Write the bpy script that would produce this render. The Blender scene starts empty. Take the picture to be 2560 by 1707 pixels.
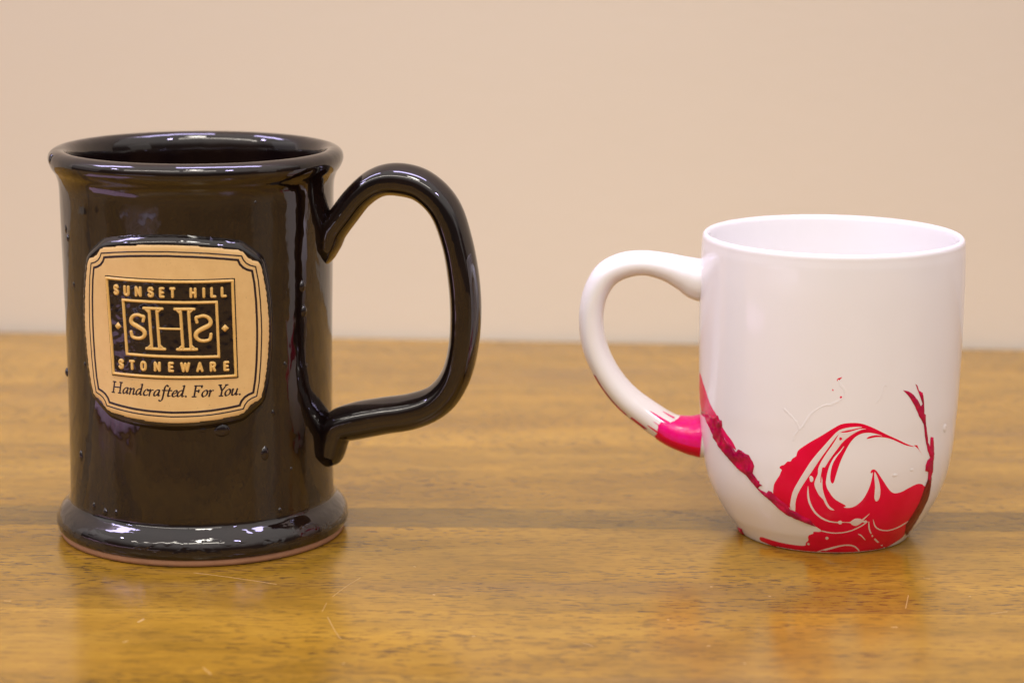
import bpy, math, random
from mathutils import Vector, Matrix, noise
from mathutils.geometry import delaunay_2d_cdt
R = math.radians
scene = bpy.context.scene
col = scene.collection

# ------------------------------------------------------------------ camera
cam_data = bpy.data.cameras.new("camera")
cam = bpy.data.objects.new("camera", cam_data)
col.objects.link(cam)
scene.camera = cam
cam_data.sensor_width = 36.0
cam_data.lens = 5998.6 / 2560 * 36.0
cam_data.clip_start = 0.01
cam_data.clip_end = 50
PITCH, ROLL = 0.20212, 0.00716
cam.matrix_world = (Matrix.Translation((0, 0, 0.23234)) @ Matrix.Rotation(math.pi / 2 - PITCH, 4, 'X')
                    @ Matrix.Rotation(ROLL, 4, 'Z'))
cam_data.dof.use_dof = True
cam_data.dof.focus_distance = 0.79
cam_data.dof.aperture_fstop = 9.5

# ------------------------------------------------------------------ ambient room light
world = bpy.data.worlds.new("World")
scene.world = world
world.use_nodes = True
wt = world.node_tree
bg = wt.nodes["Background"]
# a pale ceiling overhead, a darker room at eye level
tc = wt.nodes.new('ShaderNodeTexCoord'); sx_ = wt.nodes.new('ShaderNodeSeparateXYZ'); rp = wt.nodes.new('ShaderNodeValToRGB')
wt.links.new(tc.outputs['Generated'], sx_.inputs[0]); wt.links.new(sx_.outputs['Z'], rp.inputs[0]); wt.links.new(rp.outputs[0], bg.inputs[0])
el = rp.color_ramp.elements
while len(el) > 1: el.remove(el[-1])
el[0].position = 0.0; el[0].color = (0.10, 0.08, 0.065, 1)
for p, c in ((0.16, (0.12, 0.10, 0.09)), (0.40, (1.05, 0.97, 0.92)), (1.0, (1.25, 1.17, 1.13))):
    e = el.new(p); e.color = (*c, 1)
bg.inputs[1].default_value = 0.86

def area(name, loc, target, sx, sy, power, colr):
    d = bpy.data.lights.new(name, 'AREA')
    d.shape = 'RECTANGLE'; d.size = sx; d.size_y = sy
    d.energy = power; d.color = colr
    o = bpy.data.objects.new(name, d)
    col.objects.link(o)
    v = Vector(target) - Vector(loc)
    z = -v.normalized(); x = Vector((1, 0, 0)); y = z.cross(x).normalized(); x = y.cross(z)
    o.matrix_world = Matrix.Translation(loc) @ Matrix((x, y, z)).transposed().to_4x4()
    return o

BLUE = (0.66, 0.58, 1.0); WARM = (1.0, 0.92, 0.80)
# ceiling tubes: a row over the mugs, a warm row towards the front of the room
area("ceiling_tube", (0.25, 0.98, 1.95), (0.25, 0.95, 0), 1.25, 0.34, 25, BLUE)
area("ceiling_tube", (-1.60, 1.02, 1.95), (-1.6, 0.95, 0), 1.25, 0.34, 25, BLUE)
for k in range(3):
    area("warm_tube", (-2.25 + 1.25 * k, -1.30, 1.95), (-0.3, 0.8, 0), 1.2, 0.24, 9, WARM)
area("small_lamp", (1.1, -0.85, 1.7), (0, 0.8, 0), 0.16, 0.14, 7, BLUE)
area("small_lamp", (-2.3, -0.15, 1.7), (0, 0.8, 0), 0.16, 0.14, 7, BLUE)
# added panels for pale reflections in the glaze, left and right front
area("reflection_panel", (-1.3, 0.78, 0.42), (0, 0.8, 0.15), 0.6, 0.75, 0.45, (1.0, 0.93, 0.97))
area("reflection_panel", (2.4, -0.45, 0.62), (0, 0.8, 0.1), 0.9, 0.8, 0.9, (1.0, 0.95, 0.90))

# added soft spot from the front, its fade imitates lens darkening in the corners
sd = bpy.data.lights.new("vignette_spot", 'SPOT')
sd.energy = 64; sd.color = (1.0, 0.93, 0.84); sd.spot_size = R(20); sd.spot_blend = 1.0; sd.shadow_soft_size = 0.22
so = bpy.data.objects.new("vignette_spot", sd); col.objects.link(so)
so.matrix_world = Matrix.Translation((0.05, -0.20, 1.75)) @ (Vector((0.02, 0.92, 0.10)) - Vector((0.05, -0.20, 1.75))).to_track_quat('-Z', 'Y').to_matrix().to_4x4()

scene.view_settings.view_transform = 'Standard'
scene.view_settings.look = 'None'
scene.view_settings.exposure = 0.0
scene.view_settings.gamma = 1.0

# ------------------------------------------------------------------ helpers
def link(name, verts, faces, mat, parent=None, smooth=True, label=None, cat=None, kind=None):
    me = bpy.data.meshes.new(name)
    me.from_pydata([tuple(v) for v in verts], [], [tuple(f) for f in faces])
    me.validate(); me.update()
    if smooth:
        me.polygons.foreach_set("use_smooth", [True] * len(me.polygons))
    me.materials.append(mat)
    o = bpy.data.objects.new(name, me)
    col.objects.link(o)
    if parent is not None:
        o.parent = parent
        o.matrix_parent_inverse = parent.matrix_world.inverted()
    if label: o["label"] = label
    if cat: o["category"] = cat
    if kind: o["kind"] = kind
    return o

def thing(name, loc, label, cat):
    o = bpy.data.objects.new(name, None)
    o.empty_display_size = 0.02
    o.matrix_world = Matrix.Translation(loc)
    o.location = loc
    col.objects.link(o)
    o["label"] = label; o["category"] = cat
    return o

def catmull(pts, n=6, closed=False):
    pts = [tuple(map(float, p)) for p in pts]
    N = len(pts); out = []
    rng = range(N if closed else N - 1)
    for i in rng:
        if closed:
            p0, p1, p2, p3 = pts[(i - 1) % N], pts[i], pts[(i + 1) % N], pts[(i + 2) % N]
        else:
            p1, p2 = pts[i], pts[i + 1]
            p0 = pts[i - 1] if i > 0 else tuple(2 * a - b for a, b in zip(p1, p2))
            p3 = pts[i + 2] if i + 2 < N else tuple(2 * a - b for a, b in zip(p2, p1))
        for k in range(n):
            t = k / n
            out.append(tuple(0.5 * (2 * b + (c - a) * t + (2 * a - 5 * b + 4 * c - d) * t * t
                                    + (3 * b - a - 3 * c + d) * t ** 3) for a, b, c, d in zip(p0, p1, p2, p3)))
    if not closed: out.append(pts[-1])
    return out

def lathe(profile, segs, center):
    verts, faces = [], []
    cx, cy = center
    n = len(profile)
    for r, z in profile:
        for s in range(segs):
            a = 2 * math.pi * s / segs
            verts.append((cx + r * math.sin(a), cy - r * math.cos(a), z))
    for i in range(n - 1):
        for s in range(segs):
            t = (s + 1) % segs
            faces.append((i * segs + s, i * segs + t, (i + 1) * segs + t, (i + 1) * segs + s))
    return verts, faces

def seg_dist(p, a, b):
    ax, ay = a; bx, by = b; px, py = p
    dx, dy = bx - ax, by - ay
    L = dx * dx + dy * dy
    t = 0 if L == 0 else max(0, min(1, ((px - ax) * dx + (py - ay) * dy) / L))
    return math.hypot(px - ax - t * dx, py - ay - t * dy)

def inside(p, poly):
    x, y = p; c = False
    j = len(poly) - 1
    for i in range(len(poly)):
        xi, yi = poly[i]; xj, yj = poly[j]
        if (yi > y) != (yj > y) and x < (xj - xi) * (y - yi) / (yj - yi) + xi: c = not c
        j = i
    return c

def patch(poly, grid, height, place):
    """fill a 2D outline with a fine mesh; height(p, distance to the edge) lifts it; place() puts it on the surface"""
    n = len(poly)
    pts = [Vector(p) for p in poly]
    x0 = min(p[0] for p in poly); x1 = max(p[0] for p in poly)
    y0 = min(p[1] for p in poly); y1 = max(p[1] for p in poly)
    def dist(p): return min(seg_dist(p, poly[i], poly[(i + 1) % n]) for i in range(n))
    j = 0; y = y0
    while y < y1:
        x = x0 + (grid / 2 if j % 2 else 0)
        while x < x1:
            if inside((x, y), poly) and dist((x, y)) > grid * 0.4: pts.append(Vector((x, y)))
            x += grid
        y += grid * 0.866; j += 1
    v, e, f, *_ = delaunay_2d_cdt(pts, [], [list(range(n))], 1, 1e-5)
    verts = [place(p.x, p.y, height((p.x, p.y), dist((p.x, p.y)))) for p in v]
    faces = []
    for t in f:
        t = list(t)
        a, b, c = v[t[0]], v[t[1]], v[t[2]]
        if (b - a).cross(c - a) < 0: t.reverse()
        faces.append(t)
    return verts, faces

PROFILE = [(-1, 0), (-.86, .55), (-.5, .9), (0, 1), (.5, .9), (.86, .55), (1, 0)]
def stroke(pts, width, h0, h1, place, nib=None, closed=False):
    """a raised ribbon along a 2D line, rounded on top"""
    P = [Vector(p) for p in pts]
    n = len(P); rows = []
    for i in range(n):
        if closed: a, b = P[(i - 1) % n], P[(i + 1) % n]; d0 = (P[i] - a); d1 = (b - P[i])
        else:
            d1 = P[min(i + 1, n - 1)] - P[min(i, n - 2)]; d0 = P[max(i, 1)] - P[max(i - 1, 0)]
        d0 = d0.normalized(); d1 = d1.normalized()
        t = (d0 + d1)
        t = t.normalized() if t.length > 1e-4 else d1
        nrm = Vector((-t.y, t.x))
        m = 1 / max(0.5, t.dot(d1))
        w = width(i / (n - 1)) if callable(width) else width
        if nib: w = w * (0.42 + 0.58 * abs(math.sin(math.atan2(t.y, t.x) - nib)))
        rows.append((P[i], nrm, w * 0.5 * m, t))
    if not closed:
        def cap(row, s):
            p, nr, w, t = row
            return [(p + t * s * w * 0.45, nr, w * 0.8, t), (p + t * s * w * 0.8, nr, w * 0.35, t)]
        c0 = cap(rows[0], -1); c1 = cap(rows[-1], 1)
        rows = [c0[1], c0[0]] + rows + c1
    verts, faces = [], []
    k = len(PROFILE)
    for ri, (p, nr, w, t) in enumerate(rows):
        end = 0.35 if (not closed and ri in (0, len(rows) - 1)) else 1.0
        for q, hh in PROFILE:
            c = p + nr * (-q * w)
            verts.append(place(c.x, c.y, h0 + (h1 - h0) * hh * end))
    m = len(rows)
    for i in range(m if closed else m - 1):
        for q in range(k - 1):
            a = i * k + q; b = ((i + 1) % m) * k + q
            faces.append((a, a + 1, b + 1, b))
    return verts, faces

def join(parts):
    V, F = [], []
    for v, f in parts:
        o = len(V); V += list(v); F += [tuple(i + o for i in q) for q in f]
    return V, F

def sweep(path, center, phi, half_b, n=28, sub=7, power=0.85, ripple=0.0):
    """tube along a curve in the upright plane through the mug's axis; path = (radius, height, thickness) in mm"""
    P = catmull(path, sub)
    u = Vector((math.sin(phi), -math.cos(phi), 0)); B = Vector((math.cos(phi), math.sin(phi), 0))
    verts, faces = [], []
    m = len(P)
    for i, p in enumerate(P):
        a = P[max(i - 1, 0)]; b = P[min(i + 1, m - 1)]
        t = Vector((b[0] - a[0], b[1] - a[1])).normalized()
        nn = Vector((-t.y, t.x))
        hb = half_b(i / (m - 1), p[2])
        for s in range(n):
            an = 2 * math.pi * s / n
            ca, sa = math.cos(an), math.sin(an)
            k = 1 + ripple * math.cos(6 * an)
            x = math.copysign(abs(ca) ** power, ca) * p[2] * 0.5 * k
            y = math.copysign(abs(sa) ** power, sa) * hb * k
            s_, z_ = p[0] + nn.x * x, p[1] + nn.y * x
            w = Vector((center[0], center[1], 0)) + u * (s_ / 1000) + Vector((0, 0, z_ / 1000)) + B * (y / 1000)
            verts.append(w)
    for i in range(m - 1):
        for s in range(n):
            t = (s + 1) % n
            faces.append((i * n + s, i * n + t, (i + 1) * n + t, (i + 1) * n + s))
    faces.append(tuple(range(n))[::-1]); faces.append(tuple((m - 1) * n + s for s in range(n)))
    return verts, faces

# ------------------------------------------------------------------ materials
class NT:
    def __init__(s, name):
        s.m = bpy.data.materials.new(name); s.m.use_nodes = True
        s.t = s.m.node_tree; s.n = s.t.nodes; s.b = s.n["Principled BSDF"]
    def add(s, typ, **kw):
        x = s.n.new(typ)
        for k, v in kw.items(): setattr(x, k, v)
        return x
    def lk(s, a, b): s.t.links.new(a, b)
    def coords(s, scale, rand=False):
        tc = s.add('ShaderNodeTexCoord'); mp = s.add('ShaderNodeMapping')
        mp.inputs['Scale'].default_value = scale
        if rand:
            oi = s.add('ShaderNodeObjectInfo'); vm = s.add('ShaderNodeVectorMath', operation='SCALE')
            vm.inputs[0].default_value = (3.7, 5.1, 2.3)
            s.lk(oi.outputs['Random'], vm.inputs['Scale'])
            va = s.add('ShaderNodeVectorMath', operation='ADD')
            s.lk(tc.outputs['Object'], va.inputs[0]); s.lk(vm.outputs[0], va.inputs[1])
            s.lk(va.outputs[0], mp.inputs[0])
        else: s.lk(tc.outputs['Object'], mp.inputs[0])
        return mp.outputs[0]
    def noise(s, scale, detail=4, rough=.55, rand=False, dist=0.0):
        x = s.add('ShaderNodeTexNoise'); x.inputs['Scale'].default_value = 1.0
        x.inputs['Detail'].default_value = detail; x.inputs['Roughness'].default_value = rough
        x.inputs['Distortion'].default_value = dist
        s.lk(s.coords(scale, rand), x.inputs['Vector'])
        return x.outputs['Fac']
    def ramp(s, fac, stops):
        x = s.add('ShaderNodeValToRGB'); r = x.color_ramp
        while len(r.elements) < len(stops): r.elements.new(0.5)
        for e, (p, c) in zip(r.elements, stops):
            e.position = p; e.color = (c[0], c[1], c[2], 1) if isinstance(c, tuple) else (c, c, c, 1)
        s.lk(fac, x.inputs[0]); return x.outputs[0]
    def mix(s, fac, a, b, mode='MIX'):
        x = s.add('ShaderNodeMix', data_type='RGBA', blend_type=mode)
        for sock, v in ((x.inputs[0], fac), (x.inputs[6], a), (x.inputs[7], b)):
            if isinstance(v, (int, float)): sock.default_value = v
            elif isinstance(v, tuple): sock.default_value = (*v, 1)
            else: s.lk(v, sock)
        return x.outputs[2]
    def bump(s, h, strength, dist):
        x = s.add('ShaderNodeBump'); x.inputs['Strength'].default_value = strength
        x.inputs['Distance'].default_value = dist
        s.lk(h, x.inputs['Height']); s.lk(x.outputs[0], s.b.inputs['Normal']); return x
    def set(s, **kw):
        names = dict(color='Base Color', rough='Roughness', ior='IOR', coat='Coat Weight', coat_rough='Coat Roughness',
                     spec='Specular IOR Level', sss='Subsurface Weight', trans='Transmission Weight')
        for k, v in kw.items():
            i = s.b.inputs[names[k]]
            if isinstance(v, tuple): i.default_value = (*v, 1)
            elif isinstance(v, (int, float)): i.default_value = v
            else: s.lk(v, i)
        return s

def m_glaze():
    t = NT("dark_glaze")
    c = t.ramp(t.noise((60, 60, 25), 5), [(0.3, (0.0035, 0.0018, 0.0025)), (0.7, (0.0120, 0.0060, 0.0040))])
    t.set(color=c, rough=0.035, ior=1.68)
    # slow waves in the glaze, and a broken film of water on the foot flange
    tc = t.add('ShaderNodeTexCoord'); sp = t.add('ShaderNodeSeparateXYZ'); t.lk(tc.outputs['Object'], sp.inputs[0])
    low = t.ramp(sp.outputs['Z'], [(0.0085, 1.0), (0.0135, 0.0)])
    film = t.ramp(t.noise((130, 130, 260), 2, 0.5), [(0.50, 0.0), (0.62, 1.0)])
    slow = t.noise((75, 75, 45), 3, 0.45)
    m = t.mix(1.0, low, film, 'MULTIPLY')
    add = t.add('ShaderNodeMath', operation='MULTIPLY_ADD'); t.lk(m, add.inputs[0]); add.inputs[1].default_value = 0.22; t.lk(slow, add.inputs[2])
    t.bump(add.outputs[0], 0.30, 0.0014)
    return t.m
def m_clay(name, a, b, rough):
    t = NT(name)
    c = t.ramp(t.noise((170, 170, 170), 6, 0.7), [(0.3, a), (0.7, b)])
    sp = t.ramp(t.noise((1500, 1500, 1500), 2), [(0.70, 0.0), (0.76, 1.0)])
    t.set(color=t.mix(sp, c, tuple(x * 0.55 for x in a)), rough=rough)
    t.bump(t.noise((2200, 2200, 2200), 3), 0.25, 0.0002)
    return t.m
def m_porcelain():
    t = NT("white_porcelain")
    c = t.ramp(t.noise((25, 25, 25), 3), [(0.3, (0.845, 0.825, 0.815)), (0.7, (0.865, 0.85, 0.84))])
    t.set(color=c, rough=0.05, ior=1.55)
    t.bump(t.noise((55, 55, 40), 2, 0.4), 0.2, 0.001)
    return t.m
def m_paint(name, a, b, rough, bump=0.2, scale=500, ior=1.45):
    t = NT(name)
    t.set(color=t.ramp(t.noise((scale, scale, scale), 4), [(0.35, a), (0.65, b)]), rough=rough, ior=ior)
    t.bump(t.noise((700, 700, 700), 3), bump, 0.0006)
    return t.m
def m_wall():
    t = NT("beige_wall_paint")
    c = t.ramp(t.noise((3, 3, 9), 5, 0.6), [(0.3, (0.752, 0.675, 0.535)), (0.7, (0.765, 0.688, 0.548))])
    t.set(color=c, rough=0.75)
    t.bump(t.noise((160, 160, 260), 4), 0.12, 0.001)
    return t.m
def m_wood():
    t = NT("stained_wood")
    big = t.noise((5, 30, 5), 5, 0.6, True, 0.6)
    base = t.ramp(big, [(0.30, (0.285, 0.152, 0.013)), (0.50, (0.365, 0.202, 0.019)), (0.70, (0.445, 0.255, 0.028))])
    mott = t.ramp(t.noise((24, 46, 24), 6, 0.7, True), [(0.32, 0.76), (0.66, 1.12)])
    base = t.mix(1.0, base, mott, 'MULTIPLY')
    grey = t.ramp(t.noise((4, 26, 4), 4, 0.6, True, 0.5), [(0.54, 0.0), (0.74, 0.5)])
    base = t.mix(grey, base, (0.20, 0.115, 0.040))
    streak = t.ramp(t.noise((2.2, 34, 3), 4, 0.55, True, 0.4), [(0.62, 0.0), (0.74, 0.5)])
    base = t.mix(streak, base, (0.135, 0.078, 0.035))
    fib = t.ramp(t.noise((45, 800, 40), 5, 0.7, True), [(0.30, 0.86), (0.62, 1.04)])
    base = t.mix(1.0, base, fib, 'MULTIPLY')
    dens = t.ramp(t.noise((10, 24, 9), 3, 0.5, True), [(0.36, 0.40), (0.60, 1.0)])
    pore = t.ramp(t.noise((200, 1000, 150), 2, 0.5, True), [(0.545, 0.0), (0.63, 0.80)])
    pf = t.mix(1.0, pore, dens, 'MULTIPLY')
    base = t.mix(pf, base, (0.070, 0.036, 0.014))
    oi = t.add('ShaderNodeObjectInfo')
    base = t.mix(1.0, base, oi.outputs['Color'], 'MULTIPLY')
    rg = t.ramp(t.noise((40, 90, 40), 4, 0.6, True), [(0.3, 0.16), (0.7, 0.24)])
    t.set(color=base, rough=rg, ior=1.42)
    t.bump(t.noise((40, 700, 60), 4, 0.6, True), 0.07, 0.0006)
    return t.m

GLAZE = m_glaze()
CLAY = m_clay("tan_clay", (0.70, 0.455, 0.185), (0.77, 0.525, 0.225), 0.42)
FOOT = m_clay("bare_clay", (0.33, 0.165, 0.085), (0.40, 0.21, 0.115), 0.75)
GOLD = m_clay("ochre_clay", (0.70, 0.43, 0.12), (0.78, 0.50, 0.16), 0.30)
INK = NT("dark_line_glaze").set(color=(0.022, 0.012, 0.016), rough=0.22).m
PANEL = NT('black_panel_glaze').set(color=(0.010, 0.006, 0.007), rough=0.08, ior=1.6).m
PORC = m_porcelain()
RED = m_paint("red_lacquer", (0.74, 0.0005, 0.036), (0.80, 0.0005, 0.048), 0.12, 0.08, 120, 1.33)
MAROON = m_paint("maroon_lacquer", (0.28, 0.001, 0.040), (0.60, 0.001, 0.062), 0.08, 0.12, 200)
BROWN = m_paint("brown_red_lacquer", (0.13, 0.006, 0.008), (0.22, 0.012, 0.012), 0.3)
PINK = m_paint("pink_lacquer", (0.70, 0.003, 0.085), (0.78, 0.008, 0.13), 0.16)
HOT = m_paint("hot_pink_lacquer", (0.84, 0.003, 0.17), (0.87, 0.006, 0.25), 0.14)
CREAM = m_paint("white_lacquer", (0.80, 0.70, 0.66), (0.84, 0.75, 0.71), 0.16)
WALL = m_wall()
WOOD = m_wood()
CLOTH = m_clay("white_towel", (0.74, 0.70, 0.74), (0.80, 0.77, 0.80), 0.9)
PINKCLOTH = m_clay("pink_cloth", (0.78, 0.42, 0.56), (0.84, 0.72, 0.80), 0.9)
FLECK = NT("scratch_mark").set(color=(0.56, 0.36, 0.13), rough=0.35).m

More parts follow.
